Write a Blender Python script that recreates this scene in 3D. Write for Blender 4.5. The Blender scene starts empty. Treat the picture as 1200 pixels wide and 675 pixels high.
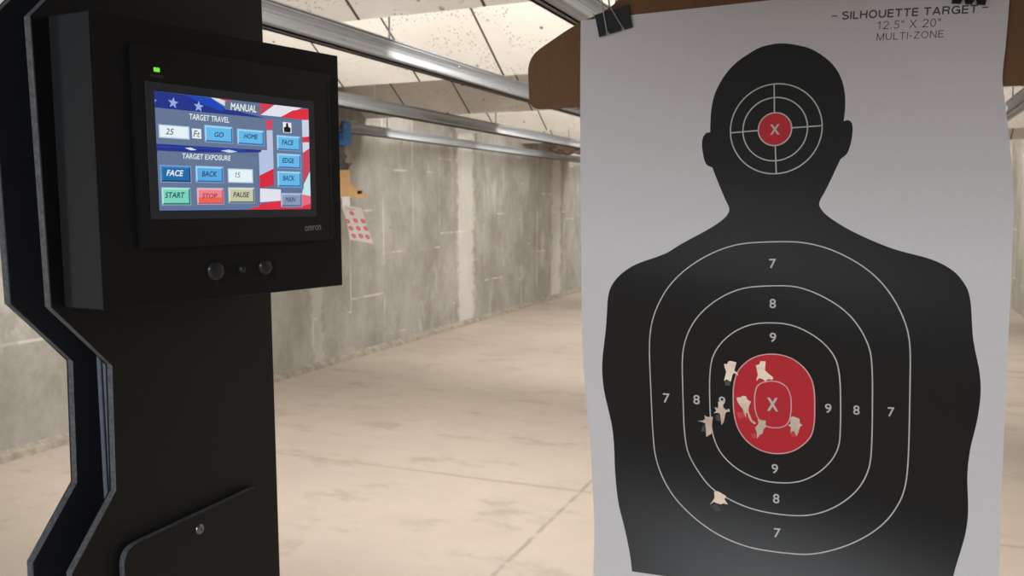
import bpy, bmesh, math, random
import numpy as np
from mathutils import Vector, Matrix
from mathutils.geometry import delaunay_2d_cdt
random.seed(7)
SC = bpy.context.scene
COL = SC.collection

# ------------------------------------------------------------------ camera
FPX, CX, CY = 960.0, 600.0, 337.5
H = 1.6
PITCH = math.atan((CY - 236) / FPX)
YAW = math.atan(435 * math.cos(PITCH) / FPX)
RV = Vector((math.cos(YAW), math.sin(YAW), 0))
FV = Vector((-math.sin(YAW) * math.cos(PITCH), math.cos(YAW) * math.cos(PITCH), -math.sin(PITCH)))
UV = RV.cross(FV)
EYE = Vector((0, 0, H))
cd = bpy.data.cameras.new('camera')
cam = bpy.data.objects.new('camera', cd)
COL.objects.link(cam)
cd.sensor_width = 36
cd.lens = 36 * FPX / 1200
cd.clip_start = 0.02
cd.clip_end = 100
cd.dof.use_dof = True
cd.dof.focus_distance = 0.64
cd.dof.aperture_fstop = 20
m4 = Matrix((RV, UV, -FV)).transposed().to_4x4()
m4.translation = EYE
cam.matrix_world = m4
SC.camera = cam


def ray(x, y):
    return RV * ((x - CX) / FPX) - UV * ((y - CY) / FPX) + FV


def hit(x, y, p0, n):
    """where the sight line measured in the photograph meets a real plane"""
    d = ray(x, y)
    n = Vector(n)
    return EYE + d * ((Vector(p0) - EYE).dot(n) / d.dot(n))


# ------------------------------------------------------------------ materials
def lin(c):
    return tuple(((v / 255) / 12.92 if v / 255 <= 0.04045 else ((v / 255 + 0.055) / 1.055) ** 2.4) for v in c)


class NT:
    def __init__(self, name):
        self.m = bpy.data.materials.new(name)
        self.m.use_nodes = True
        self.t = self.m.node_tree
        self.b = self.t.nodes['Principled BSDF']

    def n(self, kind, **kw):
        nd = self.t.nodes.new(kind)
        for k, v in kw.items():
            if k.startswith('in_'):
                key = k[3:]
                nd.inputs[int(key) if key.isdigit() else key].default_value = v
            else:
                setattr(nd, k, v)
        return nd

    def l(self, a, b):
        self.t.links.new(a, b)

    def math(self, op, a, b=None, clamp=False):
        nd = self.n('ShaderNodeMath', operation=op, use_clamp=clamp)
        for i, v in enumerate((a, b)):
            if v is None:
                continue
            if isinstance(v, (int, float)):
                nd.inputs[i].default_value = v
            else:
                self.l(v, nd.inputs[i])
        return nd.outputs[0]

    def mix(self, fac, a, b):
        nd = self.n('ShaderNodeMix', data_type='RGBA')
        for idx, v in ((0, fac), (6, a), (7, b)):
            if isinstance(v, (int, float)):
                nd.inputs[idx].default_value = v
            elif isinstance(v, tuple):
                nd.inputs[idx].default_value = (*v, 1)
            else:
                self.l(v, nd.inputs[idx])
        return nd.outputs[2]

    def ramp(self, fac, lo, hi, vlo=0.0, vhi=1.0, smooth=True):
        nd = self.n('ShaderNodeMapRange')
        if smooth:
            nd.interpolation_type = 'SMOOTHSTEP'
        self.l(fac, nd.inputs[0])
        for i, v in enumerate((lo, hi, vlo, vhi)):
            nd.inputs[i + 1].default_value = v
        return nd.outputs[0]

    def noise(self, vec, scale, detail=4, rough=0.6):
        nd = self.n('ShaderNodeTexNoise')
        nd.inputs['Scale'].default_value = scale
        nd.inputs['Detail'].default_value = detail
        nd.inputs['Roughness'].default_value = rough
        if vec is not None:
            self.l(vec, nd.inputs['Vector'])
        return nd.outputs[0]

    def mapped(self, vec, scale):
        nd = self.n('ShaderNodeMapping')
        nd.inputs['Scale'].default_value = scale
        self.l(vec, nd.inputs['Vector'])
        return nd.outputs[0]

    def obj(self):
        return self.n('ShaderNodeTexCoord').outputs['Object']

    def bump(self, h, strength, dist=0.01):
        nd = self.n('ShaderNodeBump')
        nd.inputs['Strength'].default_value = strength
        nd.inputs['Distance'].default_value = dist
        self.l(h, nd.inputs['Height'])
        self.l(nd.outputs[0], self.b.inputs['Normal'])


def plain(name, rgb, rough=0.6, metal=0.0, spec=0.5, grain=0.06, gscale=60, bump=0.0):
    """one colour with a slight procedural grain"""
    t = NT(name)
    v = t.noise(t.obj(), gscale, 5)
    c = lin(rgb)
    dark = tuple(x * (1 - grain) for x in c)
    lite = tuple(min(1, x * (1 + grain)) for x in c)
    t.l(t.mix(t.ramp(v, 0.3, 0.7), dark, lite), t.b.inputs['Base Color'])
    t.b.inputs['Roughness'].default_value = rough
    t.b.inputs['Metallic'].default_value = metal
    t.b.inputs['Specular IOR Level'].default_value = spec
    if bump:
        t.bump(v, bump, 0.002)
    return t.m


def glow(name, rgb, strength=1.0):
    m = bpy.data.materials.new(name)
    m.use_nodes = True
    t = m.node_tree
    b = t.nodes['Principled BSDF']
    b.inputs['Base Color'].default_value = (0.01, 0.01, 0.01, 1)
    b.inputs['Roughness'].default_value = 0.35
    b.inputs['Specular IOR Level'].default_value = 0.2
    b.inputs['Emission Color'].default_value = (*lin(rgb), 1)
    b.inputs['Emission Strength'].default_value = strength
    return m


def concrete_wall():
    t = NT('board_formed_concrete')
    o = t.obj()
    sx = t.n('ShaderNodeSeparateXYZ')
    t.l(o, sx.inputs[0])
    Y, Z = sx.outputs[1], sx.outputs[2]
    big = t.noise(t.mapped(o, (1, 1.3, 0.8)), 1.4, 8, 0.7)
    fine = t.noise(o, 9, 7, 0.7)
    streak = t.noise(t.mapped(o, (1, 1.9, 0.8)), 1.9, 8, 0.72)
    col = t.mix(t.ramp(big, 0.32, 0.68), lin((142, 138, 129)), lin((172, 169, 163)))
    col = t.mix(t.math('MULTIPLY', t.ramp(streak, 0.54, 0.74), 0.6), col, lin((206, 203, 195)))
    col = t.mix(t.math('MULTIPLY', t.ramp(fine, 0.55, 0.75), 0.35), col, lin((118, 110, 92)))
    # pale vertical bands at fixed places along the wall, edges wobbled by noise
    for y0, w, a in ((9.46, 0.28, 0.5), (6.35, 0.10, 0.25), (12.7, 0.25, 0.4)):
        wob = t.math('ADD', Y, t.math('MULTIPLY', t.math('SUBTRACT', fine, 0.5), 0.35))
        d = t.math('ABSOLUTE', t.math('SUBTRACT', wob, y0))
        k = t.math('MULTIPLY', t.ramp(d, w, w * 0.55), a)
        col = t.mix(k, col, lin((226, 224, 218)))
    # vertical board joints and pour lines, broken up by noise
    fr = t.math('ABSOLUTE', t.math('SUBTRACT', t.math('FRACT', t.math('DIVIDE', t.math('ADD', Y, 0.22), 0.62)), 0.5))
    seam = t.ramp(fr, 0.022, 0.008)
    seam = t.math('MULTIPLY', seam, t.ramp(t.noise(t.mapped(o, (1, 1, 0.9)), 2.3, 4), 0.46, 0.60))
    col = t.mix(t.math('MULTIPLY', seam, 0.5), col, lin((226, 222, 212)))
    cell = t.math('FLOOR', t.math('DIVIDE', t.math('ADD', Y, 0.22 + 0.31), 0.62))
    off = t.math('FRACT', t.math('MULTIPLY', t.math('SINE', t.math('MULTIPLY', cell, 12.9)), 43.7))
    zz = t.math('ADD', Z, t.math('MULTIPLY', off, 0.9))
    fz = t.math('ABSOLUTE', t.math('SUBTRACT', t.math('FRACT', t.math('DIVIDE', zz, 0.9)), 0.5))
    pour = t.math('MULTIPLY', t.ramp(fz, 0.016, 0.005), t.ramp(t.noise(o, 3.1, 4), 0.48, 0.6))
    col = t.mix(t.math('MULTIPLY', pour, 0.5), col, lin((230, 226, 216)))
    # small dark tie holes and pits
    vo = t.n('ShaderNodeTexVoronoi')
    vo.inputs['Scale'].default_value = 2.6
    t.l(t.mapped(o, (1, 1, 1)), vo.inputs['Vector'])
    pit = t.ramp(vo.outputs['Distance'], 0.055, 0.03)
    col = t.mix(t.math('MULTIPLY', pit, 0.55), col, lin((96, 88, 74)))
    t.l(col, t.b.inputs['Base Color'])
    t.b.inputs['Roughness'].default_value = 0.85
    t.bump(t.math('SUBTRACT', fine, t.math('MULTIPLY', pit, 0.5)), 0.35, 0.02)
    return t.m


def floor_mat():
    t = NT('sealed_concrete_floor')
    o = t.obj()
    sx = t.n('ShaderNodeSeparateXYZ')
    t.l(o, sx.inputs[0])
    X, Y = sx.outputs[0], sx.outputs[1]
    big = t.noise(o, 0.55, 5, 0.6)
    mid = t.noise(t.mapped(o, (1.0, 1.7, 1)), 2.1, 6, 0.68)
    fine = t.noise(o, 26, 6, 0.7)
    col = t.mix(t.ramp(big, 0.3, 0.7), lin((168, 156, 145)), lin((180, 168, 156)))
    col = t.mix(t.math('MULTIPLY', t.ramp(mid, 0.52, 0.72), 0.75), col, lin((146, 136, 125)))
    col = t.mix(t.math('MULTIPLY', t.ramp(fine, 0.62, 0.78), 0.35), col, lin((176, 160, 136)))
    # grey scuffs
    sc = t.noise(t.mapped(o, (1.6, 0.8, 1)), 3.4, 7, 0.75)
    col = t.mix(t.math('MULTIPLY', t.ramp(sc, 0.61, 0.72), 0.6), col, lin((150, 144, 134)))
    vo = t.n('ShaderNodeTexVoronoi')
    vo.inputs['Scale'].default_value = 3.3
    t.l(o, vo.inputs['Vector'])
    spot = t.math('MULTIPLY', t.ramp(vo.outputs['Distance'], 0.06, 0.03), t.ramp(mid, 0.5, 0.6))
    col = t.mix(t.math('MULTIPLY', spot, 0.5), col, lin((120, 110, 96)))
    # the two slab joints: one across the range, one running down it
    wv = t.math('MULTIPLY', t.math('SUBTRACT', t.noise(o, 4, 3), 0.5), 0.03)
    ycut = t.math('ADD', t.math('MULTIPLY', X, 0.067), 4.267)
    d1 = t.math('ABSOLUTE', t.math('ADD', t.math('SUBTRACT', Y, ycut), wv))
    j1 = t.math('MULTIPLY', t.ramp(d1, 0.022, 0.006), t.ramp(t.noise(o, 1.7, 4), 0.30, 0.55, 0.25, 0.75))
    col = t.mix(j1, col, lin((152, 140, 122)))
    d2 = t.math('ABSOLUTE', t.math('ADD', t.math('ADD', X, 1.46), t.math('MULTIPLY', wv, 0.6)))
    j2 = t.math('MULTIPLY', t.ramp(d2, 0.016, 0.006), t.ramp(t.noise(o, 5.5, 5, 0.7), 0.36, 0.56, 0.1, 0.8))
    col = t.mix(j2, col, lin((136, 129, 120)))
    t.l(col, t.b.inputs['Base Color'])
    t.l(t.ramp(mid, 0.3, 0.7, 0.42, 0.62), t.b.inputs['Roughness'])
    t.b.inputs['Specular IOR Level'].default_value = 0.35
    t.bump(fine, 0.08, 0.004)
    return t.m


def baffle_mat(dx, k):
    t = NT('acoustic_board')
    o = t.obj()
    sx = t.n('ShaderNodeSeparateXYZ')
    t.l(o, sx.inputs[0])
    X = sx.outputs[0]
    base = t.mix(t.ramp(t.noise(o, 1.3, 5), 0.3, 0.7), lin((216, 211, 203)), lin((228, 223, 215)))
    vo = t.n('ShaderNodeTexVoronoi')
    vo.inputs['Scale'].default_value = 44
    t.l(o, vo.inputs['Vector'])
    den = t.noise(o, 5, 3)
    dot = t.math('MULTIPLY', t.ramp(vo.outputs['Distance'], 0.30, 0.14), t.ramp(den, 0.46, 0.62))
    col = t.mix(t.math('MULTIPLY', dot, 0.75), base, lin((104, 100, 94)))
    vb = t.n('ShaderNodeTexVoronoi')
    vb.inputs['Scale'].default_value = 7.5
    t.l(o, vb.inputs['Vector'])
    big = t.math('MULTIPLY', t.ramp(vb.outputs['Distance'], 0.13, 0.08), t.ramp(t.noise(o, 2.7, 3), 0.48, 0.56))
    col = t.mix(t.math('MULTIPLY', big, 0.85), col, lin((84, 74, 60)))
    fr = t.math('ABSOLUTE', t.math('SUBTRACT', t.math('FRACT', t.math('DIVIDE', t.math('ADD', X, dx), 0.66)), 0.5))
    seam = t.ramp(t.math('SUBTRACT', 0.5, fr), 0.014, 0.009)
    col = t.mix(seam, col, lin((70, 58, 44)))
    t.l(col, t.b.inputs['Base Color'])
    t.b.inputs['Roughness'].default_value = 0.9
    t.bump(t.math('SUBTRACT', 0.5, t.math('ADD', dot, seam)), 0.5, 0.01)
    return t.m


def alu_mat():
    t = NT('extruded_aluminium')
    o = t.obj()
    v = t.noise(t.mapped(o, (40, 0.5, 40)), 2.0, 5)
    t.l(t.mix(t.ramp(v, 0.3, 0.7), lin((152, 155, 159)), lin((176, 179, 183))), t.b.inputs['Base Color'])
    t.b.inputs['Metallic'].default_value = 0.5
    t.l(t.ramp(v, 0.3, 0.7, 0.58, 0.66), t.b.inputs['Roughness'])
    return t.m


def cardboard_mat():
    t = NT('brown_cardboard')
    o = t.obj()
    v = t.noise(t.mapped(o, (260, 3, 6)), 1.0, 4)
    w = t.noise(o, 7, 5)
    c = t.mix(t.ramp(v, 0.3, 0.7), lin((120, 86, 58)), lin((125, 90, 61)))
    c = t.mix(t.math('MULTIPLY', t.ramp(w, 0.55, 0.8), 0.3), c, lin((120, 86, 58)))
    t.l(c, t.b.inputs['Base Color'])
    t.b.inputs['Roughness'].default_value = 0.85
    return t.m


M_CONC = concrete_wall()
M_FLOOR = floor_mat()
M_ALU = alu_mat()
M_CARD = cardboard_mat()
M_CARDL = plain('light_cardboard', (212, 170, 120), 0.85, gscale=30)
M_CEIL = plain('painted_ceiling', (190, 186, 178), 0.9)
M_DARKCEIL = plain('dark_painted_panel', (60, 60, 62), 0.9)
M_BLACK = plain('black_plastic_sheet', (22, 22, 23), 0.55, spec=0.35, grain=0.12, gscale=400, bump=0.04)
M_SAWN = plain('sawn_black_plastic', (84, 86, 90), 0.6, spec=0.5, grain=0.35, gscale=240, bump=0.2)
M_BOX = plain('black_powder_coat', (32, 34, 36), 0.5, spec=0.3, grain=0.1, gscale=900, bump=0.05)
M_BEZEL = plain('black_moulded_plastic', (20, 20, 22), 0.42, spec=0.4, grain=0.08, gscale=300)
M_LENS = plain('dark_sensor_plastic', (46, 46, 46), 0.3, spec=0.5)
M_RING = plain('grey_screen_border', (62, 65, 72), 0.4, spec=0.4)
M_LOGO = plain('silver_lettering', (150, 150, 152), 0.4)
M_LABELGREY = plain('grey_lettering', (84, 84, 84), 0.6)
M_CHAN = plain('grey_blue_channel', (88, 98, 110), 0.42, metal=0.3, grain=0.2, gscale=90)
M_STEEL = plain('bare_steel', (150, 150, 148), 0.32, metal=0.9)
M_CLIP = plain('black_enamel', (14, 14, 15), 0.35, spec=0.4)
M_WIRE = plain('nickel_wire', (190, 188, 186), 0.28, metal=0.9)
M_BLUE = plain('blue_enamel', (48, 112, 182), 0.45, grain=0.15, gscale=25)
M_GREYSTEEL = plain('dull_grey_steel', (96, 94, 92), 0.5, metal=0.4)
M_WHITE = plain('white_paper', (226, 221, 222), 0.62, spec=0.25, grain=0.015, gscale=400)
M_INK = plain('black_print', (31, 29, 27), 0.38, spec=0.28, grain=0.05, gscale=300)
M_RED = plain('red_print', (206, 44, 54), 0.5, spec=0.3, grain=0.03)
M_LINE = plain('unprinted_line', (206, 202, 198), 0.6, spec=0.25)
M_LINER = plain('unprinted_line_on_red', (226, 178, 180), 0.6, spec=0.25)
M_TEXT = plain('dark_text_print', (74, 68, 68), 0.55)
M_SCUFF = plain('bullet_wipe', (84, 78, 72), 0.7, grain=0.3)
M_SCUFFR = plain('bullet_wipe_on_red', (214, 70, 78), 0.7, grain=0.2)
M_TORN = plain('torn_brown_fibre', (84, 68, 56), 0.95, grain=0.5, gscale=20)
M_LAMP = plain('white_lamp_housing', (200, 200, 200), 0.5)
M_DOT = plain('faded_red_print', (226, 104, 96), 0.6)


# ------------------------------------------------------------------ mesh helpers
def finish(name, bm, mats, parent=None, smooth=False):
    me = bpy.data.meshes.new(name)
    bmesh.ops.recalc_face_normals(bm, faces=bm.faces[:])
    bm.to_mesh(me)
    bm.free()
    for m in (mats if isinstance(mats, (list, tuple)) else [mats]):
        me.materials.append(m)
    if smooth:
        for p in me.polygons:
            p.use_smooth = True
    o = bpy.data.objects.new(name, me)
    COL.objects.link(o)
    if parent is not None:
        o.parent = parent
        o.matrix_parent_inverse = Matrix.Translation(-parent.location)
    return o


def tag(o, label=None, cat=None, group=None, kind=None):
    if label:
        o['label'] = label
    if cat:
        o['category'] = cat
    if group:
        o['group'] = group
    if kind:
        o['kind'] = kind
    return o


def empty(name, loc, label, cat, group=None):
    o = bpy.data.objects.new(name, None)
    COL.objects.link(o)
    o.location = loc
    o.empty_display_size = 0.05
    return tag(o, label, cat, group)


def box(bm, lo, hi, bevel=0.0, mi=0):
    vs = [bm.verts.new((x, y, z)) for x in (lo[0], hi[0]) for y in (lo[1], hi[1]) for z in (lo[2], hi[2])]
    fs = []
    for q in ((0, 1, 3, 2), (4, 6, 7, 5), (0, 4, 5, 1), (2, 3, 7, 6), (0, 2, 6, 4), (1, 5, 7, 3)):
        f = bm.faces.new([vs[i] for i in q])
        f.material_index = mi
        fs.append(f)
    if bevel:
        es = {e for f in fs for e in f.edges}
        bmesh.ops.bevel(bm, geom=list(es), offset=bevel, segments=2, affect='EDGES', profile=0.5)


def prism(bm, pts, d, bevel=0.0, mi=0, mi_side=None, seg=2):
    """extrude a closed 3D polygon by vector d"""
    d = Vector(d)
    a = [bm.verts.new(p) for p in pts]
    b = [bm.verts.new(Vector(p) + d) for p in pts]
    n = len(a)
    f0 = bm.faces.new(a)
    f1 = bm.faces.new(b[::-1])
    f0.material_index = f1.material_index = mi
    for i in range(n):
        f = bm.faces.new((a[i], b[i], b[(i + 1) % n], a[(i + 1) % n]))
        f.material_index = mi if mi_side is None else mi_side
    if bevel:
        bmesh.ops.bevel(bm, geom=list(f0.edges) + list(f1.edges), offset=bevel, segments=seg, affect='EDGES', profile=0.5)


def tube(bm, pts, r, n=8, closed=False):
    pts = [Vector(p) for p in pts]
    rings = []
    for i, p in enumerate(pts):
        a = pts[i - 1] if (i or closed) else pts[0]
        b = pts[(i + 1) % len(pts)] if (i < len(pts) - 1 or closed) else pts[-1]
        t = (b - a).normalized()
        u = t.cross(Vector((0.31, 0.77, 0.55))).normalized()
        v = t.cross(u)
        rings.append([bm.verts.new(p + (u * math.cos(k * 2 * math.pi / n) + v * math.sin(k * 2 * math.pi / n)) * r) for k in range(n)])
    m = len(rings)
    for i in range(m if closed else m - 1):
        A, B = rings[i], rings[(i + 1) % m]
        for k in range(n):
            bm.faces.new((A[k], A[(k + 1) % n], B[(k + 1) % n], B[k]))
    if not closed:
        bm.faces.new(rings[0][::-1])
        bm.faces.new(rings[-1])


def lathe(bm, origin, axis, prof, n=24, mi=0):
    """prof: list of (distance along axis, radius)"""
    axis = Vector(axis).normalized()
    u = axis.orthogonal().normalized()
    v = axis.cross(u)
    o = Vector(origin)
    rings = []
    for h, r in prof:
        if r < 1e-6:
            rings.append([bm.verts.new(o + axis * h)])
        else:
            rings.append([bm.verts.new(o + axis * h + (u * math.cos(2 * math.pi * k / n) + v * math.sin(2 * math.pi * k / n)) * r) for k in range(n)])
    for A, B in zip(rings, rings[1:]):
        for k in range(n):
            if len(A) == 1:
                f = bm.faces.new((A[0], B[k], B[(k + 1) % n]))
            elif len(B) == 1:
                f = bm.faces.new((A[k], A[(k + 1) % n], B[0]))
            else:
                f = bm.faces.new((A[k], A[(k + 1) % n], B[(k + 1) % n], B[k]))
            f.material_index = mi


def rounded(pts, radii, seg=5):
    """round the corners of a 2D polygon"""
    out = []
    n = len(pts)
    for i in range(n):
        p = Vector(pts[i])
        a = Vector(pts[i - 1])
        b = Vector(pts[(i + 1) % n])
        r = radii[i] if isinstance(radii, (list, tuple)) else radii
        if r <= 0:
            out.append((p.x, p.y))
            continue
        da, db = (a - p), (b - p)
        k = min(r, da.length * 0.49, db.length * 0.49)
        s, e = p + da.normalized() * k, p + db.normalized() * k
        for j in range(seg + 1):
            t = j / seg
            q = s * (1 - t) ** 2 + p * 2 * t * (1 - t) + e * t ** 2
            out.append((q.x, q.y))
    return out


# ------------------------------------------------------------------ flat print helpers (all in millimetres)
def spline(pts, closed=True, step=4):
    P = [np.array(p, float) for p in pts]
    n = len(P)
    out = []
    rng = range(n) if closed else range(n - 1)
    for i in rng:
        p1, p2 = P[i], P[(i + 1) % n]
        p0 = P[i - 1] if (closed or i > 0) else 2 * p1 - p2
        p3 = P[(i + 2) % n] if (closed or i + 2 < n) else 2 * p2 - p1
        t0 = 0.0
        t1 = t0 + max(1e-6, np.linalg.norm(p1 - p0)) ** 0.5
        t2 = t1 + max(1e-6, np.linalg.norm(p2 - p1)) ** 0.5
        t3 = t2 + max(1e-6, np.linalg.norm(p3 - p2)) ** 0.5
        for j in range(step):
            t = t1 + (t2 - t1) * j / step
            a1 = (t1 - t) / (t1 - t0) * p0 + (t - t0) / (t1 - t0) * p1
            a2 = (t2 - t) / (t2 - t1) * p1 + (t - t1) / (t2 - t1) * p2
            a3 = (t3 - t) / (t3 - t2) * p2 + (t - t2) / (t3 - t2) * p3
            b1 = (t2 - t) / (t2 - t0) * a1 + (t - t0) / (t2 - t0) * a2
            b2 = (t3 - t) / (t3 - t1) * a2 + (t - t1) / (t3 - t1) * a3
            c = (t2 - t) / (t2 - t1) * b1 + (t - t1) / (t2 - t1) * b2
            out.append((c[0], c[1]))
    if not closed:
        out.append(tuple(P[-1]))
    return out


def relax(loop, times=2):
    """smooth a measured closed loop"""
    P = np.array(loop, float)
    for _ in range(times):
        P = 0.5 * P + 0.25 * (np.roll(P, 1, 0) + np.roll(P, -1, 0))
    return [tuple(p) for p in P]


def band(loop, w):
    """even-odd pair of loops: a closed line of width w"""
    P = np.array(loop, float)
    T = np.roll(P, -1, 0) - np.roll(P, 1, 0)
    T /= np.linalg.norm(T, axis=1)[:, None] + 1e-9
    N = np.stack([-T[:, 1], T[:, 0]], 1)
    return [[tuple(p) for p in P + N * w / 2], [tuple(p) for p in P - N * w / 2]]


def seg_bar(a, b, w):
    a, b = np.array(a, float), np.array(b, float)
    t = (b - a) / np.linalg.norm(b - a)
    n = np.array([-t[1], t[0]]) * w / 2
    return [[tuple(a + n), tuple(b + n), tuple(b - n), tuple(a - n)]]


_glyph = {}


def glyphs(text, bold=0.0, shear=0.0, res=3):
    """outline loops of a line of text scaled to the unit box"""
    key = (text, bold, shear, res)
    if key in _glyph:
        return _glyph[key]
    cu = bpy.data.curves.new('tmp', 'FONT')
    cu.body = text
    cu.offset = bold
    cu.shear = shear
    cu.resolution_u = res
    cu.fill_mode = 'BOTH' if hasattr(cu, 'fill_mode') else cu.fill_mode
    ob = bpy.data.objects.new('tmp', cu)
    COL.objects.link(ob)
    dg = bpy.context.evaluated_depsgraph_get()
    ev = ob.evaluated_get(dg)
    me = ev.to_mesh()
    cnt = {}
    for p in me.polygons:
        for e in p.edge_keys:
            cnt[e] = cnt.get(e, 0) + 1
    nb = {}
    for (a, b), c in cnt.items():
        if c == 1:
            nb.setdefault(a, []).append(b)
            nb.setdefault(b, []).append(a)
    co = [(v.co.x, v.co.y) for v in me.vertices]
    seen, loops = set(), []
    for s in nb:
        if s in seen:
            continue
        lp, cur, prev = [], s, None
        while cur not in seen:
            seen.add(cur)
            lp.append(co[cur])
            nx = [q for q in nb[cur] if q != prev and q not in seen]
            prev = cur
            if not nx:
                break
            cur = nx[0]
        if len(lp) > 2:
            loops.append(lp)
    ev.to_mesh_clear()
    bpy.data.objects.remove(ob)
    bpy.data.curves.remove(cu)
    xs = [p[0] for l in loops for p in l]
    ys = [p[1] for l in loops for p in l]
    x0, x1, y0, y1 = min(xs), max(xs), min(ys), max(ys)
    res_ = ([[((x - x0) / (x1 - x0), (y - y0) / (y1 - y0)) for x, y in l] for l in loops], (x1 - x0) / (y1 - y0))
    _glyph[key] = res_
    return res_


def fit_text(text, A, B, up, bold=0.0, shear=0.0, res=3):
    """text laid from A to B (baseline) with the cap-height vector up; 2D"""
    lp, _ = glyphs(text, bold, shear, res)
    A, B, up = np.array(A), np.array(B), np.array(up)
    return [[tuple(A + (B - A) * x + up * y) for x, y in l] for l in lp]


def at_text(text, C, h, w=None, bold=0.0, shear=0.0, tilt=0.0, res=3):
    """text centred on C with cap height h"""
    lp, asp = glyphs(text, bold, shear, res)
    w = w or h * asp
    c, s = math.cos(tilt), math.sin(tilt)
    out = []
    for l in lp:
        q = []
        for x, y in l:
            a, b = (x - 0.5) * w, (y - 0.5) * h
            q.append((C[0] + a * c - b * s, C[1] + a * s + b * c))
        out.append(q)
    return out


def _arc(cx, cy, rx, ry, a0, a1, n=14):
    return [(cx + rx * math.cos(math.radians(a0 + (a1 - a0) * i / n)), cy + ry * math.sin(math.radians(a0 + (a1 - a0) * i / n))) for i in range(n + 1)]


# plain grotesque letters as strokes: width, then centre lines (cap height 1)
GROT = {
    'S': (0.66, [_arc(0.33, 0.74, 0.27, 0.20, 20, 250) + _arc(0.33, 0.26, 0.29, 0.22, 80, -160)]),
    'I': (0.12, [[(0.06, 0), (0.06, 1)]]),
    'L': (0.54, [[(0.06, 0), (0.06, 1)], [(0.0, 0.06), (0.54, 0.06)]]),
    'H': (0.70, [[(0.06, 0), (0.06, 1)], [(0.64, 0), (0.64, 1)], [(0.06, 0.53), (0.64, 0.53)]]),
    'O': (0.80, [_arc(0.40, 0.5, 0.34, 0.45, 0, 180) , _arc(0.40, 0.5, 0.34, 0.45, 180, 360)]),
    'U': (0.70, [[(0.06, 1), (0.06, 0.34)] + _arc(0.35, 0.34, 0.29, 0.29, 180, 360) + [(0.64, 1)]]),
    'E': (0.58, [[(0.06, 0), (0.06, 1)], [(0, 0.06), (0.58, 0.06)], [(0, 0.52), (0.54, 0.52)], [(0, 0.94), (0.57, 0.94)]]),
    'T': (0.64, [[(0.32, 0), (0.32, 1)], [(0, 0.94), (0.64, 0.94)]]),
    'A': (0.74, [[(0.05, 0), (0.37, 1)], [(0.69, 0), (0.37, 1)], [(0.17, 0.30), (0.57, 0.30)]]),
    'R': (0.68, [[(0.06, 0), (0.06, 1)], [(0.0, 0.94), (0.40, 0.94)] + _arc(0.40, 0.72, 0.21, 0.22, 90, -90) + [(0.06, 0.50)], [(0.38, 0.50), (0.54, 0.40), (0.60, 0.0)]]),
    'G': (0.78, [_arc(0.40, 0.5, 0.34, 0.45, 35, 345), [(0.72, 0.0), (0.72, 0.50)], [(0.42, 0.46), (0.77, 0.46)]]),
    'M': (0.84, [[(0.06, 0), (0.06, 1)], [(0.78, 0), (0.78, 1)], [(0.06, 1), (0.42, 0.0)], [(0.78, 1), (0.42, 0.0)]]),
    'Z': (0.62, [[(0.02, 0.94), (0.60, 0.94)], [(0, 0.06), (0.62, 0.06)], [(0.56, 0.94), (0.05, 0.06)]]),
    'N': (0.72, [[(0.06, 0), (0.06, 1)], [(0.66, 0), (0.66, 1)], [(0.07, 1), (0.65, 0)]]),
    'X': (0.68, [[(0.05, 0), (0.63, 1)], [(0.05, 1), (0.63, 0)]]),
    '1': (0.46, [[(0.30, 0), (0.30, 1)], [(0.06, 0.76), (0.22, 0.80), (0.30, 0.98)]]),
    '2': (0.56, [_arc(0.28, 0.70, 0.23, 0.25, 170, -35) + [(0.08, 0.07)], [(0.0, 0.05), (0.55, 0.05)]]),
    '5': (0.56, [_arc(0.27, 0.32, 0.24, 0.27, 125, -155), [(0.13, 0.53), (0.18, 0.95)], [(0.14, 0.95), (0.52, 0.95)]]),
    '0': (0.56, [_arc(0.28, 0.5, 0.22, 0.45, 0, 180), _arc(0.28, 0.5, 0.22, 0.45, 180, 360)]),
    '.': (0.14, [[(0.07, 0), (0.07, 0.14)]]),
    '"': (0.26, [[(0.05, 0.66), (0.05, 1)], [(0.21, 0.66), (0.21, 1)]]),
    '-': (0.34, [[(0, 0.40), (0.34, 0.40)]]),
    ' ': (0.22, []),
}


def open_band(line, w):
    P = np.array(line, float)
    T = np.gradient(P, axis=0)
    T /= np.linalg.norm(T, axis=1)[:, None] + 1e-9
    N = np.stack([-T[:, 1], T[:, 0]], 1) * w / 2
    return [tuple(p) for p in P + N] + [tuple(p) for p in (P - N)[::-1]]


def grotesque(text, A, B, up, weight, gap=0.15, slant=0.0):
    """one loop per stroke, in 2D, text laid from A to B with cap-height vector up"""
    total = sum(GROT[c][0] for c in text) + gap * (len(text) - 1)
    A, B, up = np.array(A), np.array(B), np.array(up)
    H_ = np.linalg.norm(up)
    dirv = (B - A) / total
    out, x = [], 0.0
    for c in text:
        w, lines = GROT[c]
        for ln in lines:
            pts = [tuple(A + dirv * (x + px_ + slant * py_) + up * py_) for px_, py_ in ln]
            out.append(open_band(pts, weight * H_))
        x += w + gap
    return out


def inside(pts, loops):
    r = np.zeros(len(pts), bool)
    x, y = pts[:, 0], pts[:, 1]
    for l in loops:
        L = np.array(l, float)
        if x.size == 0:
            continue
        m = (x >= L[:, 0].min()) & (x <= L[:, 0].max()) & (y >= L[:, 1].min()) & (y <= L[:, 1].max())
        idx = np.nonzero(m)[0]
        if idx.size == 0:
            continue
        xx, yy = x[idx], y[idx]
        c = np.zeros(len(idx), bool)
        x0, y0 = L[:, 0], L[:, 1]
        x1, y1 = np.roll(x0, -1), np.roll(y0, -1)
        for a, b, c2, d in zip(x0, y0, x1, y1):
            if b == d:
                continue
            k = ((b > yy) != (d > yy)) & (xx < (c2 - a) * (yy - b) / (d - b) + a)
            c ^= k
        r[idx] ^= c
    return r


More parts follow.
